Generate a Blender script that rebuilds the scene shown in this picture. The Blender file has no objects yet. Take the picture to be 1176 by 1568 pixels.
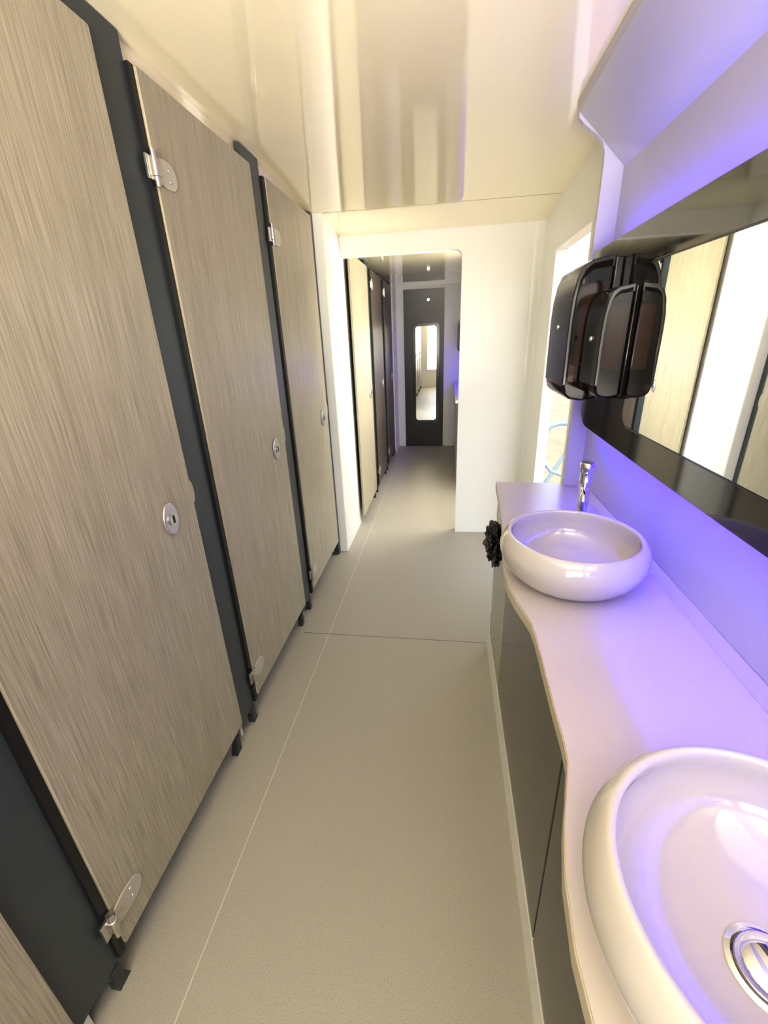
import bpy, bmesh, math, random
from mathutils import Vector, Matrix, noise
random.seed(4)
S=bpy.context.scene
# ------------------------------------------------------------------ materials
def pbr(name,col,rough=.5,metal=0,spec=.5,coat=0,emis=None,es=0,trans=0):
    m=bpy.data.materials.new(name); m.use_nodes=True
    b=m.node_tree.nodes['Principled BSDF']
    b.inputs['Base Color'].default_value=(*col,1)
    b.inputs['Roughness'].default_value=rough
    b.inputs['Metallic'].default_value=metal
    b.inputs['Specular IOR Level'].default_value=spec
    b.inputs['Coat Weight'].default_value=coat
    b.inputs['Coat Roughness'].default_value=.06
    b.inputs['Transmission Weight'].default_value=trans
    if emis:
        b.inputs['Emission Color'].default_value=(*emis,1); b.inputs['Emission Strength'].default_value=es
    return m
def noise_setup(m,scale_vec,scale=1,detail=4,rough=.5):
    nt=m.node_tree
    tc=nt.nodes.new('ShaderNodeTexCoord'); mp=nt.nodes.new('ShaderNodeMapping')
    mp.inputs['Scale'].default_value=scale_vec
    n=nt.nodes.new('ShaderNodeTexNoise'); n.inputs['Scale'].default_value=scale
    n.inputs['Detail'].default_value=detail; n.inputs['Roughness'].default_value=rough
    nt.links.new(tc.outputs['Object'],mp.inputs['Vector']); nt.links.new(mp.outputs['Vector'],n.inputs['Vector'])
    return n
def ramp(m,src,stops):
    r=m.node_tree.nodes.new('ShaderNodeValToRGB')
    el=r.color_ramp.elements
    while len(el)<len(stops): el.new(.5)
    for e,(p,c) in zip(el,stops):
        e.position=p; e.color=(*c,1)
    m.node_tree.links.new(src,r.inputs['Fac']); return r
def bump(m,src,strength,dist):
    b=m.node_tree.nodes.new('ShaderNodeBump'); b.inputs['Strength'].default_value=strength
    b.inputs['Distance'].default_value=dist
    m.node_tree.links.new(src,b.inputs['Height'])
    m.node_tree.links.new(b.outputs['Normal'],m.node_tree.nodes['Principled BSDF'].inputs['Normal'])
def link_base(m,out): m.node_tree.links.new(out,m.node_tree.nodes['Principled BSDF'].inputs['Base Color'])

def wood(name,lo,mid,hi):
    m=pbr(name,mid,.36,spec=.4)
    n=noise_setup(m,(300,300,5),1.0,2,.5)
    n2=noise_setup(m,(700,700,11),1.0,1,.5)
    n3=noise_setup(m,(22,22,1.2),1.0,2,.5)
    nt=m.node_tree
    a=nt.nodes.new('ShaderNodeMath'); a.operation='MULTIPLY_ADD'; a.inputs[1].default_value=.50
    nt.links.new(n.outputs['Fac'],a.inputs[0])
    b=nt.nodes.new('ShaderNodeMath'); b.operation='MULTIPLY'; b.inputs[1].default_value=.35
    nt.links.new(n2.outputs['Fac'],b.inputs[0]); nt.links.new(b.outputs[0],a.inputs[2])
    c=nt.nodes.new('ShaderNodeMath'); c.operation='MULTIPLY_ADD'; c.inputs[1].default_value=.15
    nt.links.new(n3.outputs['Fac'],c.inputs[0]); nt.links.new(a.outputs[0],c.inputs[2])
    r=ramp(m,c.outputs[0],[(.36,lo),(.5,mid),(.62,hi)])
    link_base(m,r.outputs['Color']); bump(m,c.outputs[0],.1,.001)
    return m
M={}
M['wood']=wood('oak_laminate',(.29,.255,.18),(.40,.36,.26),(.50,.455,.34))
M['wood_shaded']=wood('oak_laminate_shaded',(.07,.055,.045),(.11,.09,.07),(.15,.125,.10))  # darker copy of the laminate, shade of the far doors put into colour
M['wood_edge']=pbr('laminate_edge',(.42,.37,.27),.5)
M['slate']=pbr('slate_grey_panel',(.045,.056,.058),.42)
M['black']=pbr('gap_shade_slot_black',(.006,.006,.007),.5)  # black for the painted hinge-gap shade and the lock slots
M['foot']=pbr('foot_grey',(.03,.033,.036),.4)
m=pbr('floor_vinyl',(.42,.40,.33),.42,spec=.45); M['floor']=m
n=noise_setup(m,(1,1,1),420,2,.6)
r=ramp(m,n.outputs['Fac'],[(.30,(.27,.25,.21)),(.45,(.42,.395,.34)),(.62,(.46,.43,.37))])
link_base(m,r.outputs['Color'])
m=pbr('ceiling_gloss',(.95,.86,.61),.06,spec=.7,coat=.7); M['ceil']=m
n=noise_setup(m,(4.0,.25,1),1,1,.4); bump(m,n.outputs['Fac'],.08,.03)
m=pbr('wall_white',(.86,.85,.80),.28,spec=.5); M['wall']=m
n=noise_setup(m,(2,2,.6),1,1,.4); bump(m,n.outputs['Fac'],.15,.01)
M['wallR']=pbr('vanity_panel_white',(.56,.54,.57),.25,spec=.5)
M['trim']=pbr('trim_white',(.85,.84,.78),.3)
M['counter']=pbr('counter_white',(.62,.57,.55),.2,spec=.5)
M['cedge']=pbr('counter_edge',(.60,.54,.42),.35)
M['ceramic']=pbr('ceramic_white',(.58,.55,.54),.06,spec=.6,coat=.6)
M['chrome']=pbr('chrome',(.85,.85,.87),.07,1)
M['satin']=pbr('satin_steel',(.62,.6,.57),.3,1)
M['plate']=pbr('hinge_plate',(.58,.55,.48),.35,.3)
M['lock']=pbr('lock_plate',(.50,.48,.50),.3,.6)
M['mirror']=pbr('mirror_glass',(.92,.93,.92),.01,1)
M['rim']=pbr('mirror_edge',(.05,.05,.05),.1,.7)
M['darkglass']=pbr('dark_glass_panel',(.075,.075,.07),.05,.7,spec=.8,coat=.5)
M['cab']=pbr('cabinet_grey',(.05,.048,.044),.16,.15,spec=.7)
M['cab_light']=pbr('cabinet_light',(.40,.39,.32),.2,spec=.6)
M['plastic']=pbr('black_plastic',(.012,.011,.012),.15,spec=.6)
M['paper']=pbr('paper',(.42,.26,.18),.8)
M['bag']=pbr('bin_bag_black',(.008,.008,.010),.22,spec=.8)
n=noise_setup(M['bag'],(1,1,1),35,4,.6); bump(M['bag'],n.outputs['Fac'],1,.02)
M['seam']=pbr('floor_weld',(.62,.60,.50),.5)
M['seamD']=pbr('joint_dark',(.16,.15,.12),.6)
M['ceilseam']=pbr('ceiling_joint',(.5,.44,.30),.5)
M['galv']=pbr('galvanised',(.34,.44,.52),.4,.6)
M['brown']=pbr('dark_brown_panel',(.022,.018,.018),.3)
m=pbr('sand_ground',(.55,.42,.30),.9); M['ground']=m
n=noise_setup(m,(1,1,1),3,5,.6); r=ramp(m,n.outputs['Fac'],[(.35,(.26,.185,.115)),(.65,(.36,.26,.165))]); link_base(m,r.outputs['Color'])
m=bpy.data.materials.new('smoked_plastic'); m.use_nodes=True; nt=m.node_tree
pb=nt.nodes['Principled BSDF']; pb.inputs['Base Color'].default_value=(.014,.011,.010,1); pb.inputs['Roughness'].default_value=.1
pb.inputs['Specular IOR Level'].default_value=.5
tr=nt.nodes.new('ShaderNodeBsdfTransparent'); tr.inputs['Color'].default_value=(.44,.31,.26,1)
mx=nt.nodes.new('ShaderNodeMixShader'); mx.inputs[0].default_value=.5
nt.links.new(tr.outputs[0],mx.inputs[1]); nt.links.new(pb.outputs[0],mx.inputs[2])
nt.links.new(mx.outputs[0],nt.nodes['Material Output'].inputs['Surface']); M['smoke']=m

# ------------------------------------------------------------------ helpers
def empty(name,loc=(0,0,0)):
    e=bpy.data.objects.new(name,None); e.empty_display_size=.1; S.collection.objects.link(e); e.location=loc
    return e
def finish(name,bm,mat,parent=None,bevel=0,smooth=False,seg=3,angle=40):
    bmesh.ops.recalc_face_normals(bm,faces=bm.faces)
    me=bpy.data.meshes.new(name); bm.to_mesh(me); bm.free()
    o=bpy.data.objects.new(name,me); S.collection.objects.link(o)
    mats=mat if isinstance(mat,list) else [mat]
    for k in mats: me.materials.append(M[k])
    if parent: 
        o.parent=parent; o.matrix_parent_inverse=Matrix.Translation(-Vector(parent.location))
    if bevel:
        md=o.modifiers.new('b','BEVEL'); md.width=bevel; md.segments=seg; md.limit_method='ANGLE'; md.angle_limit=math.radians(30)
    if smooth or bevel:
        for p in me.polygons: p.use_smooth=True
        bm2=bmesh.new(); bm2.from_mesh(me)
        for e in bm2.edges:
            if len(e.link_faces)==2 and e.calc_face_angle(0)>math.radians(angle): e.smooth=False
        bm2.to_mesh(me); bm2.free()
    return o
def addbox(bm,x0,x1,y0,y1,z0,z1,mi=0):
    r=bmesh.ops.create_cube(bm,size=1)
    for v in r['verts']:
        v.co=Vector(((x0+x1)/2+v.co.x*(x1-x0),(y0+y1)/2+v.co.y*(y1-y0),(z0+z1)/2+v.co.z*(z1-z0)))
    for f in set(f for v in r['verts'] for f in v.link_faces): f.material_index=mi
def box(name,x0,x1,y0,y1,z0,z1,mat,parent=None,bevel=0):
    bm=bmesh.new(); addbox(bm,x0,x1,y0,y1,z0,z1); return finish(name,bm,mat,parent,bevel)
def boxes(name,lst,mat,parent=None,bevel=0):
    bm=bmesh.new()
    for b in lst: addbox(bm,*b)
    return finish(name,bm,mat,parent,bevel)
def prism(name,pts,ext,mat,parent=None,bevel=0,smooth=False,angle=40):
    bm=bmesh.new(); ext=Vector(ext)
    a=[bm.verts.new(p) for p in pts]; b=[bm.verts.new(Vector(p)+ext) for p in pts]
    bm.faces.new(a); bm.faces.new(list(reversed(b)))
    n=len(a)
    for i in range(n): bm.faces.new((a[i],b[i],b[(i+1)%n],a[(i+1)%n]))
    return finish(name,bm,mat,parent,bevel,smooth,angle=angle)
def rrect(u0,u1,v0,v1,r,n=8):
    out=[]
    for cx,cy,s in ((u1-r,v1-r,0),(u0+r,v1-r,90),(u0+r,v0+r,180),(u1-r,v0+r,270)):
        for i in range(n+1):
            t=math.radians(s+90*i/n); out.append((cx+r*math.cos(t),cy+r*math.sin(t)))
    return out
def lathe(name,prof,c,mat,parent=None,seg=64,axis='Z'):
    bm=bmesh.new(); rings=[]
    for r,z in prof:
        if r<1e-5: rings.append([bm.verts.new((0,0,z))])
        else: rings.append([bm.verts.new((r*math.cos(2*math.pi*i/seg),r*math.sin(2*math.pi*i/seg),z)) for i in range(seg)])
    for A,B in zip(rings,rings[1:]):
        for i in range(seg):
            j=(i+1)%seg
            if len(A)==1 and len(B)==1: continue
            if len(A)==1: bm.faces.new((A[0],B[i],B[j]))
            elif len(B)==1: bm.faces.new((A[i],A[j],B[0]))
            else: bm.faces.new((A[i],A[j],B[j],B[i]))
    R=Matrix.Identity(4)
    if axis=='X': R=Matrix.Rotation(math.pi/2,4,'Y')
    if axis=='-X': R=Matrix.Rotation(-math.pi/2,4,'Y')
    if axis=='-Y': R=Matrix.Rotation(math.pi/2,4,'X')
    bmesh.ops.transform(bm,matrix=Matrix.Translation(c)@R,verts=bm.verts)
    return finish(name,bm,mat,parent,smooth=True,angle=50)
def tube(name,pts,r,mat,parent=None,seg=16):
    bm=bmesh.new(); pts=[Vector(p) for p in pts]; rings=[]
    for i,p in enumerate(pts):
        d=(pts[min(i+1,len(pts)-1)]-pts[max(i-1,0)]).normalized()
        up=Vector((0,0,1)) if abs(d.z)<.95 else Vector((0,1,0))
        s=d.cross(up).normalized(); t=s.cross(d)
        rr=r[i] if isinstance(r,(list,tuple)) else r
        rings.append([bm.verts.new(p+rr*(s*math.cos(2*math.pi*k/seg)+t*math.sin(2*math.pi*k/seg))) for k in range(seg)])
    for A,B in zip(rings,rings[1:]):
        for k in range(seg): bm.faces.new((A[k],A[(k+1)%seg],B[(k+1)%seg],B[k]))
    bm.faces.new(rings[0]); bm.faces.new(rings[-1])
    return finish(name,bm,mat,parent,smooth=True,angle=50)
def area(name,loc,dirv,sx,sy,power,col,parent=None,spread=None):
    l=bpy.data.lights.new(name,'AREA'); l.shape='RECTANGLE'; l.size=sx; l.size_y=sy; l.energy=power; l.color=col
    if spread: l.spread=math.radians(spread)
    o=bpy.data.objects.new(name,l); S.collection.objects.link(o); o.location=loc
    o.rotation_euler=Vector(dirv).to_track_quat('-Z','Y').to_euler()
    if parent: o.parent=parent; o.matrix_parent_inverse=Matrix.Translation(-Vector(parent.location))
    return o

# ------------------------------------------------------------------ room shell
XR=.57; XD=-.75; ZC=2.13; YB=-1.5; YP=3.13; YE=6.0; XL=-1.75
box('floor',XL,XR,YB,YE,-.05,0,'floor')
bm=bmesh.new()
addbox(bm,-.6015,-.5985,YB,YE,0,.0006,0)
addbox(bm,-.74,.23,1.7985,1.8015,0,.0006,1)
finish('floor_seam_trim',bm,['seam','seamD'])
ZP=2.055
prism('ceiling',[(XL,YB,ZC),(XL,1.9,ZC),(XL,2.3,ZC-.012),(XL,2.74,ZC-.035),(XL,YP,ZP),(XL,YP,ZC+.06),(XL,YB,ZC+.06)],(XR-XL,0,0),'ceil',smooth=True,angle=30)
box('ceiling_rear',XL,XR,YP+.07,YE,2.03,ZC+.06,'ceil')
box('trim_1',-.70,XR,2.737,2.742,ZC-.0365,ZC-.030,'ceilseam')
ZW=ZC+.03
boxes('wall_right',[(XR,XR+.05,YB,2.12,0,ZW),(XR,XR+.05,2.12,2.76,1.855,ZW),(XR,XR+.05,2.76,3.26,0,ZW),(XR,XR+.05,3.26,3.86,0,.9),(XR,XR+.05,3.26,3.86,1.9,ZW),(XR,XR+.05,3.86,YE,0,ZW)],'wall')
boxes('trim_2',[(XR-.005,XR+.056,2.10,2.128,0,1.875),(XR-.005,XR+.056,2.752,2.78,0,1.875),(XR-.0045,XR+.0555,2.128,2.752,1.848,1.8745)],'trim')
box('wall_left',XL-.05,XL,YB,YE,0,ZW,'wall')
boxes('wall_back',[(XL,-.6,YB-.05,YB,0,ZW),(.45,XR,YB-.05,YB,0,ZW),(-.6,.45,YB-.05,YB,0,.5),(-.6,.45,YB-.05,YB,2.0,ZW)],'wall')
box('wall_end',XL,XR,YE,YE+.05,0,ZW,'wall')
pts=[(XR,YP,0),(XR,YP,ZW),(-.70,YP,ZW),(-.70,YP,1.94)]
for i in range(9):
    t=math.radians(90-90*i/8); pts.append((.04+.04*math.cos(t),YP,1.90+.04*math.sin(t)))
pts+=[(.08,YP,0)]
prism('wall_partition',pts,(0,.07,0),'wall')
box('wall_left_pier',-.95,-.70,2.735,3.27,0,ZW,'wall',bevel=.006)
pts=[(XR,YP,0)]
for i in range(9):
    t=math.radians(90*i/8); pts.append((XR-.06+.06*math.cos(t),YP-.06+.06*math.sin(t),0))
prism('trim_3',pts,(0,0,ZW-.05),'wall',smooth=True)
box('wall_right_rear',.30,XR,3.9,YE,0,2.03,'wall')
box('trim_4',-.80,-.786,YB,2.735,2.06,ZC,'ceil')

# ------------------------------------------------------------------ doors
def door(idx,y0,y1,x=XD,z0=.11,z1=2.075,lock=True,hinge=True,mat='wood',gap_shade=True):
    e=empty('door_%d'%idx,(x,(y0+y1)/2,z0))
    pts=[(x-.014,a,b) for a,b in rrect(y0,y1,z0,z1,.006,3)]
    prism('leaf',pts,(.014,0,0),mat,e,.0015)
    if gap_shade: box('hinge_gap_shade',x-.02,x-.006,y0-.020,y0-.0005,z0-.02,z1,'black',e)  # black strip painted in for the dark seen through the hinge gap
    pts=[(x-.012,y1+.012*math.cos(t),1.045+.035*math.sin(t)) for t in [math.radians(-90+180*i/12) for i in range(13)]]
    prism('edge_keep',pts,(.012,0,0),'wood_edge' if mat=='wood' else mat,e)
    if lock:
        yl=y1-.125; zl=1.01
        pts=[(x-.001,yl+.031*math.cos(t),zl+.047*math.sin(t)) for t in [2*math.pi*i/40 for i in range(40)]]
        prism('lock_plate',pts,(.010,0,0),'lock',e,.004)
        lathe('lock_knob',[(0,.006),(.017,.006),(.016,.002),(.016,0)],(x+.008,yl,zl),'satin',e,24,'X')
        box('lock_slot',x+.0135,x+.0155,yl-.003,yl+.003,zl-.011,zl+.011,'black',e)
    if hinge:
        for k,zh in enumerate((.215,1.87)):
            pts=[(x,y0+.003,zh-.026),(x,y0+.035,zh-.033)]
            for i in range(11):
                t=math.radians(-80+160*i/10); pts.append((x,y0+.060+.030*math.cos(t),zh+.032*math.sin(t)))
            pts+=[(x,y0+.035,zh+.033),(x,y0+.003,zh+.026)]
            prism('hinge_plate_%d'%k,pts,(.004,0,0),'plate',e,.0015)
            lathe('hinge_knuckle_%d'%k,[(0,-.040),(.008,-.040),(.008,-.018),(.010,-.017),(.010,.017),(.008,.018),(.008,.040),(0,.040)],(x+.006,y0-.010,zh),'satin',e,20)
            box('hinge_leaf_%d'%k,x-.006,x+.001,y0-.034,y0-.010,zh-.026,zh+.026,'satin',e,.001)
            box('hinge_arm_%d'%k,x,x+.006,y0-.012,y0+.02,zh-.012,zh+.012,'satin',e,.001)
            for dz in (-.013,.013):
                lathe('screw',[(0,.0012),(.004,.0012),(.0045,0)],(x+.004,y0+.055,zh+dz),'satin',e,12,'X')
    return e
def pilaster(y0,y1,x=-.766,z1=ZC-.002,thick=.018):
    e=empty('cubicle_pilaster',(x,(y0+y1)/2,0))
    ym=(y0+y1)/2
    pts=[(x-thick,y0,.045),(x-thick,y0+.012,.045)]
    w=y1-y0
    for i in range(9):
        t=math.pi-math.pi*i/8; pts.append((x-thick,ym+(w/2-.03)*math.cos(t),.055+.03*math.sin(t)))
    pts+=[(x-thick,y1-.012,.045),(x-thick,y1,.045),(x-thick,y1,z1),(x-thick,y0,z1)]
    prism('panel',pts,(thick,0,0),'slate',e)
    for k,yy in enumerate((y0+.014,y1-.014)):
        pts=[(x-thick-.004,yy-.012,.075),(x-thick-.004,yy-.012,.03),(x-thick-.004,yy-.012-(.014 if k==0 else 0),.0),(x-thick-.004,yy+.012+(.014 if k==1 else 0),.0),(x-thick-.004,yy+.012,.03),(x-thick-.004,yy+.012,.075)]
        prism('foot_%d'%k,pts,(thick+.008,0,0),'foot',e,.002)
    return e
P=.79
doors=[(.47+P*k, 1.115+P*k) for k in (-2,-1,0,1)]+[(2.06,2.68)]
for i,(a,b) in enumerate(doors): door(i+1,a,b)
for k in (-2,-1,0,1,2):
    y1=.45+P*k; pilaster(y1-.17,y1)
box('trim_5',-.79,-.755,2.684,2.735,0,ZC-.036,'slate',bevel=.002)
for k in (-2,-1,0,1,2):
    y=.36+P*k; box('cubicle_partition',XL,-.786,y-.007,y+.007,0,2.0,'wall')
door(6,3.22,3.90,x=-.66,z0=.08,z1=1.985,gap_shade=False,hinge=False)
door(7,4.08,4.68,x=-.66,z0=.08,z1=1.985,mat='wood_shaded')
door(8,4.86,5.46,x=-.66,z0=.08,z1=1.985,mat='wood_shaded')
for a,b in ((3.88,4.055),(4.66,4.835),(5.44,5.60)): pilaster(a,b,x=-.676,z1=2.028)
box('wall_left_rear',-.72,-.66,5.60,YE,0,2.03,'wall')

# ------------------------------------------------------------------ vanity bulkhead
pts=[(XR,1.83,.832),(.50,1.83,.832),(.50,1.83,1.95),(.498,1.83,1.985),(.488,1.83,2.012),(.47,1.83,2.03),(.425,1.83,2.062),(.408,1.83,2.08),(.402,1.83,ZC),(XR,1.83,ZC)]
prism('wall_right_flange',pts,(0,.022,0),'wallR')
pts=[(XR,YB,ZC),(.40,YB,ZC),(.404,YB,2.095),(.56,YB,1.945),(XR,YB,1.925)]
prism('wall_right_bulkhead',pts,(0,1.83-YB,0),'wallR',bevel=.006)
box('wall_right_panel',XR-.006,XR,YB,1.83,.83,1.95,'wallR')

# ------------------------------------------------------------------ vanity counter + cabinet
YC0=-.75
edge=[(1.87,.222),(1.70,.214),(1.55,.206),(1.42,.198),(1.30,.188),(1.20,.176),(1.13,.168),(1.06,.165),(1.0,.168),(.94,.178),(.89,.190),(.85,.199),(.80,.201),(.70,.199),(.60,.197),(.54,.197),(.50,.194),(.46,.183),(.40,.165),(.34,.152),(.27,.146),(.20,.150),(.13,.160),(.06,.178),(0,.195),(-.2,.2),(YC0,.2)]
e=empty('vanity_counter',(.38,.6,.8))
XW=XR-.007
pts=[(XW,1.87,.80)]+[(x,y,.80) for y,x in edge]+[(XW,YC0,.80)]
prism('worktop',pts,(0,0,.028),'cedge',e,.002)
pts=[(XW,1.869,.828)]+[(x+.0015,y,.828) for y,x in edge]+[(XW,YC0,.828)]
prism('worktop_surface',pts,(0,0,.003),'counter',e)
prism('trim_6',[(XR-.007,YC0,.8315),(XR-.020,YC0,.8315),(XR-.007,YC0,.86)],(0,1.83-YC0,0),'counter')
e=empty('vanity_cabinet',(.4,.6,0))
box('carcass',.245,XW,YC0,1.80,.06,.80,'cab',e)
for i,(a,b) in enumerate(((1.425,1.80),(.62,1.414),(-.18,.613),(YC0,-.187))):
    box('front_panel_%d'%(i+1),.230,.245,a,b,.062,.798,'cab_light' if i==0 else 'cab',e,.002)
box('end_panel',.228,XW,1.80,1.812,.0,.80,'trim',e,.002)
box('plinth',.232,XW,YC0,1.80,0,.06,'trim',e)
prism('baseboard_right',[(.2315,YC0,.0),(.218,YC0,.0),(.220,YC0,.008),(.228,YC0,.055),(.2315,YC0,.06)],(0,1.80-YC0,0),'trim')

# ------------------------------------------------------------------ sinks
def sink(cx,cy):
    e=empty('vessel_sink',(cx,cy,.831))
    prof=[(0,0),(.105,0),(.122,.004),(.145,.018),(.165,.040),(.179,.068),(.183,.088),(.180,.106),(.172,.122),(.165,.130),(.160,.132),(.155,.130),(.153,.126),(.156,.112),(.161,.095),(.161,.078),(.152,.055),(.130,.036),(.09,.022),(.04,.016),(0,.015)]
    o=lathe('bowl',prof,(cx,cy,.8315),'ceramic',e,96)
    md=o.modifiers.new('s','SUBSURF'); md.levels=1; md.render_levels=2
    lathe('drain_ring',[(.038,.0155),(.039,.019),(.034,.021),(.031,.018)],(cx,cy,.831),'chrome',e,48)
    lathe('drain_plug',[(.030,.018),(.0305,.024),(.027,.028),(.015,.032),(0,.033)],(cx,cy,.831),'chrome',e,48)
    return e
sink(.33,1.06); sink(.33,.27)
def tap(cx,cy,dx,dy):
    z=.8315; e=empty('basin_tap',(cx,cy,z))
    lathe('body',[(0,0),(.026,0),(.026,.006),(.019,.010),(.017,.014),(.0165,.165),(.0195,.168),(.0195,.178),(.018,.182),(.018,.205),(.0,.205)],(cx,cy,z),'chrome',e,32)
    lathe('push_button',[(.013,.203),(.013,.214),(.022,.217),(.023,.232),(.020,.236),(0,.237)],(cx,cy,z),'chrome',e,32)
    d=Vector((dx,dy,0)).normalized(); c=Vector((cx,cy,z))
    tube('spout',[c+Vector((0,0,.155)),c+d*.03+Vector((0,0,.158)),c+d*.07+Vector((0,0,.156)),c+d*.088+Vector((0,0,.149)),c+d*.094+Vector((0,0,.138))],[.012,.012,.0115,.011,.010],'chrome',e)
    return e
tap(.435,1.355,-.3,-1)

# ------------------------------------------------------------------ mirror
e=empty('backlit_mirror',(.49,.6,1.4))
XM=.490
def panel_outline(x):
    pts=[]
    ytop,ybot,zt,zb=1.79,1.70,1.69,1.125
    for i in range(9):
        t=math.radians(90-75*i/8); pts.append((x,ytop-.04+.04*math.cos(t),zt-.04+.04*math.sin(t)))
    for i in range(9):
        t=math.radians(-15-75*i/8); pts.append((x,ybot-.09+.09*math.cos(t),zb+.09+.09*math.sin(t)))
    for i in range(1,12):
        u=i/12; y=ybot-.09+(-.5-(ybot-.09))*u; pts.append((x,y,zb-.012*math.sin(math.pi*u)))
    pts+=[(x,-.5,zb),(x,-.5,zt)]
    for i in range(1,12):
        u=i/12; y=-.5+(ytop-.04+.5)*u; pts.append((x,y,zt+.012*math.sin(math.pi*u)))
    return pts
prism('dark_panel',panel_outline(XM),(.012,0,0),'darkglass',e,.002)
prism('rim',[(XM-.007,a,b) for a,b in rrect(-.05,1.285,1.195,1.597,.045,10)],(.007,0,0),'rim',e,.002)
prism('mirror_glass',[(XM-.009,a,b) for a,b in rrect(-.044,1.279,1.201,1.591,.04,10)],(.003,0,0),'mirror',e)
boxes('standoffs',[(XM+.012,XR-.006,1.3,1.34,1.2,1.6),(XM+.012,XR-.006,.2,.24,1.2,1.6),(XM+.012,XR-.006,-.4,-.36,1.2,1.6)],'plastic',e)
blue=(.05,.014,1)
box('led_profile_bottom',XM+.013,XM+.028,-.45,1.66,1.150,1.165,'satin',e)
box('led_profile_top',XM+.013,XM+.028,-.45,1.72,1.640,1.655,'satin',e)
area('led_bottom',(XM+.030,.6,1.145),(.8,0,-1),2.1,.016,12,blue,e)
area('led_top',(XM+.030,.63,1.660),(.8,0,1),2.15,.016,7.5,blue,e)

# ------------------------------------------------------------------ dispensers
def dispenser(name,y0,y1,z0,z1,xf,xb):
    e=empty(name,(xb,(y0+y1)/2,z0)); h=z1-z0; d=xb-xf
    def P(u,v,y=y0): return (xf+d*u,y,z0+h*v)
    prof=[(.82,.02),(.45,.0),(.18,.015),(.05,.05),(.0,.12),(.0,.60),(.02,.74),(.08,.86),(.18,.93),(.35,.975),(.82,1.0)]
    prism('cover',[P(u,v) for u,v in prof],(0,y1-y0,0),'smoke',e,.007,angle=60)
    box('back_plate',xf+d*.82,xb-.0005,y0+.002,y1-.002,z0+.006,z1-.002,'plastic',e,.004)
    box('paper_core',xf+d*.22,xf+d*.78,y0+.012,y1-.012,z0+h*.26,z0+h*.84,'paper',e,.01)
    box('base_chin',xf+d*.16,xf+d*.80,y0+.010,y1-.010,z0+.010,z0+h*.14,'plastic',e,.006)
    prism('front_strip',[P(-.015,.12),P(-.015,.60),P(.005,.74),P(.07,.87),P(.17,.945),P(.35,.985),P(.82,1.01),P(.82,.93),P(.38,.91),P(.20,.86),P(.13,.74),P(.11,.60),P(.11,.12)],(0,y1-y0,0),'plastic',e,.003,angle=60)
    lathe('key_lock',[(0,.004),(.007,.004),(.008,0)],(xf-.002,(y0+y1)/2,z0+h*.55),'satin',e,16,'-X')
    return e
dispenser('paper_towel_dispenser',1.465,1.72,1.238,1.638,.360,XM)
dispenser('soap_dispenser',1.305,1.455,1.265,1.552,.405,XM)

# ------------------------------------------------------------------ bin bag
bm=bmesh.new(); bmesh.ops.create_icosphere(bm,subdivisions=5,radius=1)
for v in bm.verts:
    p=v.co.copy(); n=noise.noise(p*2.3)*.35+noise.noise(p*5)*.25-abs(noise.noise(p*7+Vector((3,1,2))))*.35
    q=p*(1+n); v.co=Vector((.205+q.x*.040,1.60+q.y*.095,.66+q.z*.085))
    if v.co.x>.2298: v.co.x=.2298
finish('bin_bag',bm,'bag',smooth=True,angle=25)

# ------------------------------------------------------------------ far zone
e=empty('dressing_mirror',(-.3,YE,1))
box('backing_panel',-.565,-.05,YE-.015,YE-.001,.0,1.985,'brown',e,.002)
prism('frame',[(a,YE-.03,b) for a,b in rrect(-.455,-.105,.33,1.60,.05)],(0,.015,0),'plastic',e,.003)
prism('glass',[(a,YE-.033,b) for a,b in rrect(-.415,-.145,.37,1.56,.035)],(0,.003,0),'mirror',e)
lathe('button',[(0,.02),(.02,.02),(.028,.01),(.03,0)],(-.25,YE-.015,1.86),'satin',e,24,'-Y')
e=empty('rear_vanity_counter',(.2,5,.84))
box('worktop',.08,.299,4.2,5.98,.84,.87,'counter',e,.004)
box('cabinet',.11,.299,4.25,5.98,0,.84,'wall',e)
e2=empty('rear_backlit_mirror',(.27,5,1.4))
prism('panel',[(.25,a,b) for a,b in rrect(4.3,5.9,1.2,1.7,.05)],(.012,0,0),'darkglass',e2,.002)
box('standoff',.262,.299,4.6,5.6,1.3,1.6,'plastic',e2)
area('led',(.272,5.1,1.19),(.5,0,-1),1.5,.012,7,blue,e2)
dispenser('paper_towel_dispenser',4.85,5.10,1.27,1.62,.10,.249)

# added windows out of view: frames and area lights put in to brighten interior
boxes('added_window_1',[(-.62,-.59,YB-.055,YB+.006,.48,2.02),(.44,.47,YB-.055,YB+.006,.48,2.02),(-.59,.44,YB-.055,YB+.005,.48,.51),(-.59,.44,YB-.055,YB+.005,1.99,2.02)],'trim')
area('added_fill_back',(-.075,YB-.03,1.2),(-.10,1,.80),.95,.9,57,(1,.95,.82),spread=80)  # added fill behind the camera, tilted up to brighten ceiling and upper doors
boxes('added_window_2',[(XR-.006,XR+.056,3.24,3.27,.88,1.92),(XR-.006,XR+.056,3.85,3.88,.88,1.92),(XR-.006,XR+.055,3.27,3.85,.88,.91),(XR-.006,XR+.055,3.27,3.85,1.89,1.92)],'trim')
area('added_fill_rear',(XR+.03,3.56,1.4),(-1,0,-.15),.55,.95,38,(1,.97,.86))  # added fill hidden by the partition, brightens the far zone

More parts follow.
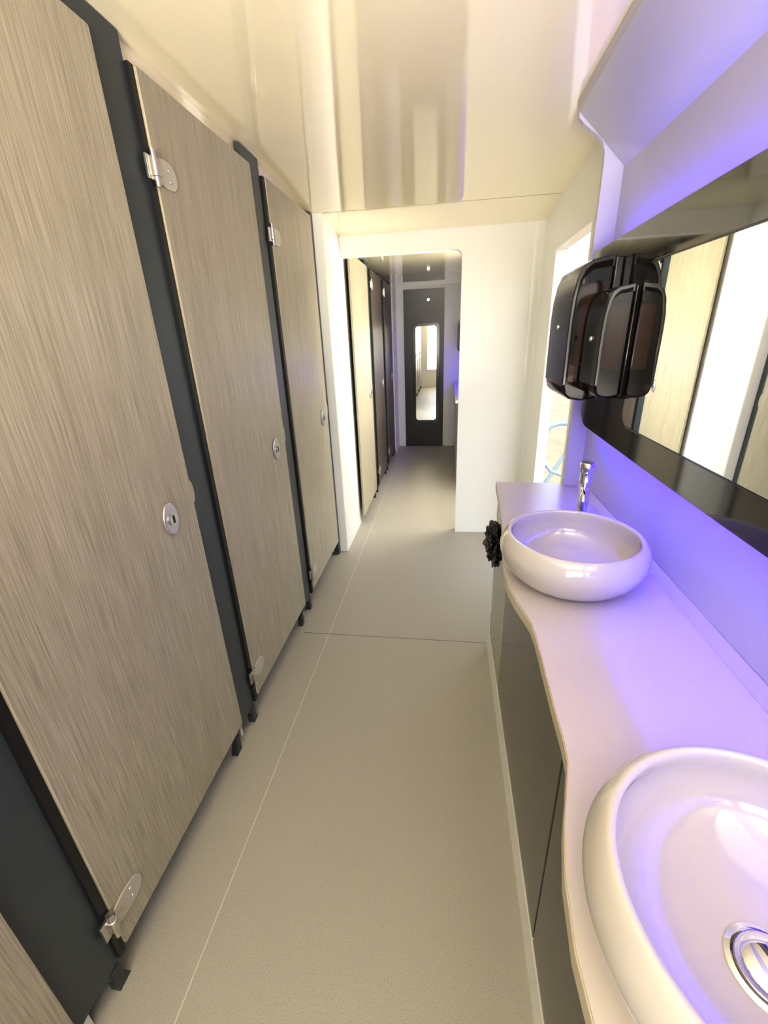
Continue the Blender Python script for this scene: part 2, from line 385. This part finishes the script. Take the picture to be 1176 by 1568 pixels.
# ------------------------------------------------------------------ outside
box('exterior_ground',-15,60,-15,60,-.70,-.65,'ground')
e=empty('entrance_steps',(1.0,2.44,-.65))
box('landing',XR+.06,1.10,2.0,2.95,-.06,-.02,'galv',e,.004)
boxes('legs',[(.66,.70,2.03,2.07,-.65,-.06),(1.05,1.09,2.03,2.07,-.65,-.06),(.66,.70,2.88,2.92,-.65,-.06),(1.05,1.09,2.88,2.92,-.65,-.06)],'galv',e)
boxes('treads',[(1.10,1.37,2.05,2.90,-.27,-.23),(1.37,1.64,2.05,2.90,-.47,-.43)],'galv',e)
e=empty('handrail',(1.0,2.98,-.02))
yr=2.98
tube('top_rail',[(.66,yr,-.65),(.66,yr,.80),(.68,yr,.86),(.74,yr,.88),(1.02,yr,.88),(1.10,yr,.85),(1.60,yr,.38),(1.64,yr,.30),(1.64,yr,-.65)],.02,'galv',e)
tube('mid_rail',[(.66,yr,.62),(.72,yr,.55),(1.06,yr,.42),(1.64,yr,-.08)],.015,'galv',e)
tube('brace',[(.67,yr,.42),(.90,yr,.86)],.012,'galv',e)
tube('post',[(1.06,yr,-.65),(1.06,yr,.87)],.018,'galv',e)

w=bpy.data.worlds.new('sky'); S.world=w; w.use_nodes=True; nt=w.node_tree
bg=nt.nodes['Background']; sk=nt.nodes.new('ShaderNodeTexSky'); sk.sky_type='NISHITA'; sk.sun_disc=False
sk.sun_elevation=math.radians(50); sk.sun_rotation=math.radians(180)
hs=nt.nodes.new('ShaderNodeHueSaturation'); hs.inputs['Saturation'].default_value=.45
nt.links.new(sk.outputs[0],hs.inputs['Color']); nt.links.new(hs.outputs[0],bg.inputs[0]); bg.inputs[1].default_value=.9
sl=bpy.data.lights.new('sun','SUN'); sl.energy=3; sl.angle=.01; sl.color=(1,.84,.62)
so=bpy.data.objects.new('sun',sl); S.collection.objects.link(so); so.rotation_euler=Vector((.25,-.6,-1)).to_track_quat('-Z','Y').to_euler()

# ------------------------------------------------------------------ camera
vy=Vector((686-588,512-784,656)).normalized()
vd=Vector((655-588,2390-784,656)); vd=(vd-vd.dot(vy)*vy).normalized()
vx=vd.cross(vy).normalized()
right=Vector((vx.x,vy.x,-vd.x)); down=Vector((vx.y,vy.y,-vd.y)); fwd=Vector((vx.z,vy.z,-vd.z))
R=Matrix((right,-down,-fwd)).transposed().to_4x4()
cd=bpy.data.cameras.new('camera'); co=bpy.data.objects.new('camera',cd); S.collection.objects.link(co)
cd.sensor_fit='HORIZONTAL'; cd.sensor_width=36; cd.lens=656/1176*36; cd.clip_start=.02; cd.clip_end=200
co.matrix_world=Matrix.Translation((0,0,1.45))@R
S.camera=co
S.view_settings.view_transform='Standard'; S.view_settings.exposure=-0.05; S.view_settings.gamma=.87
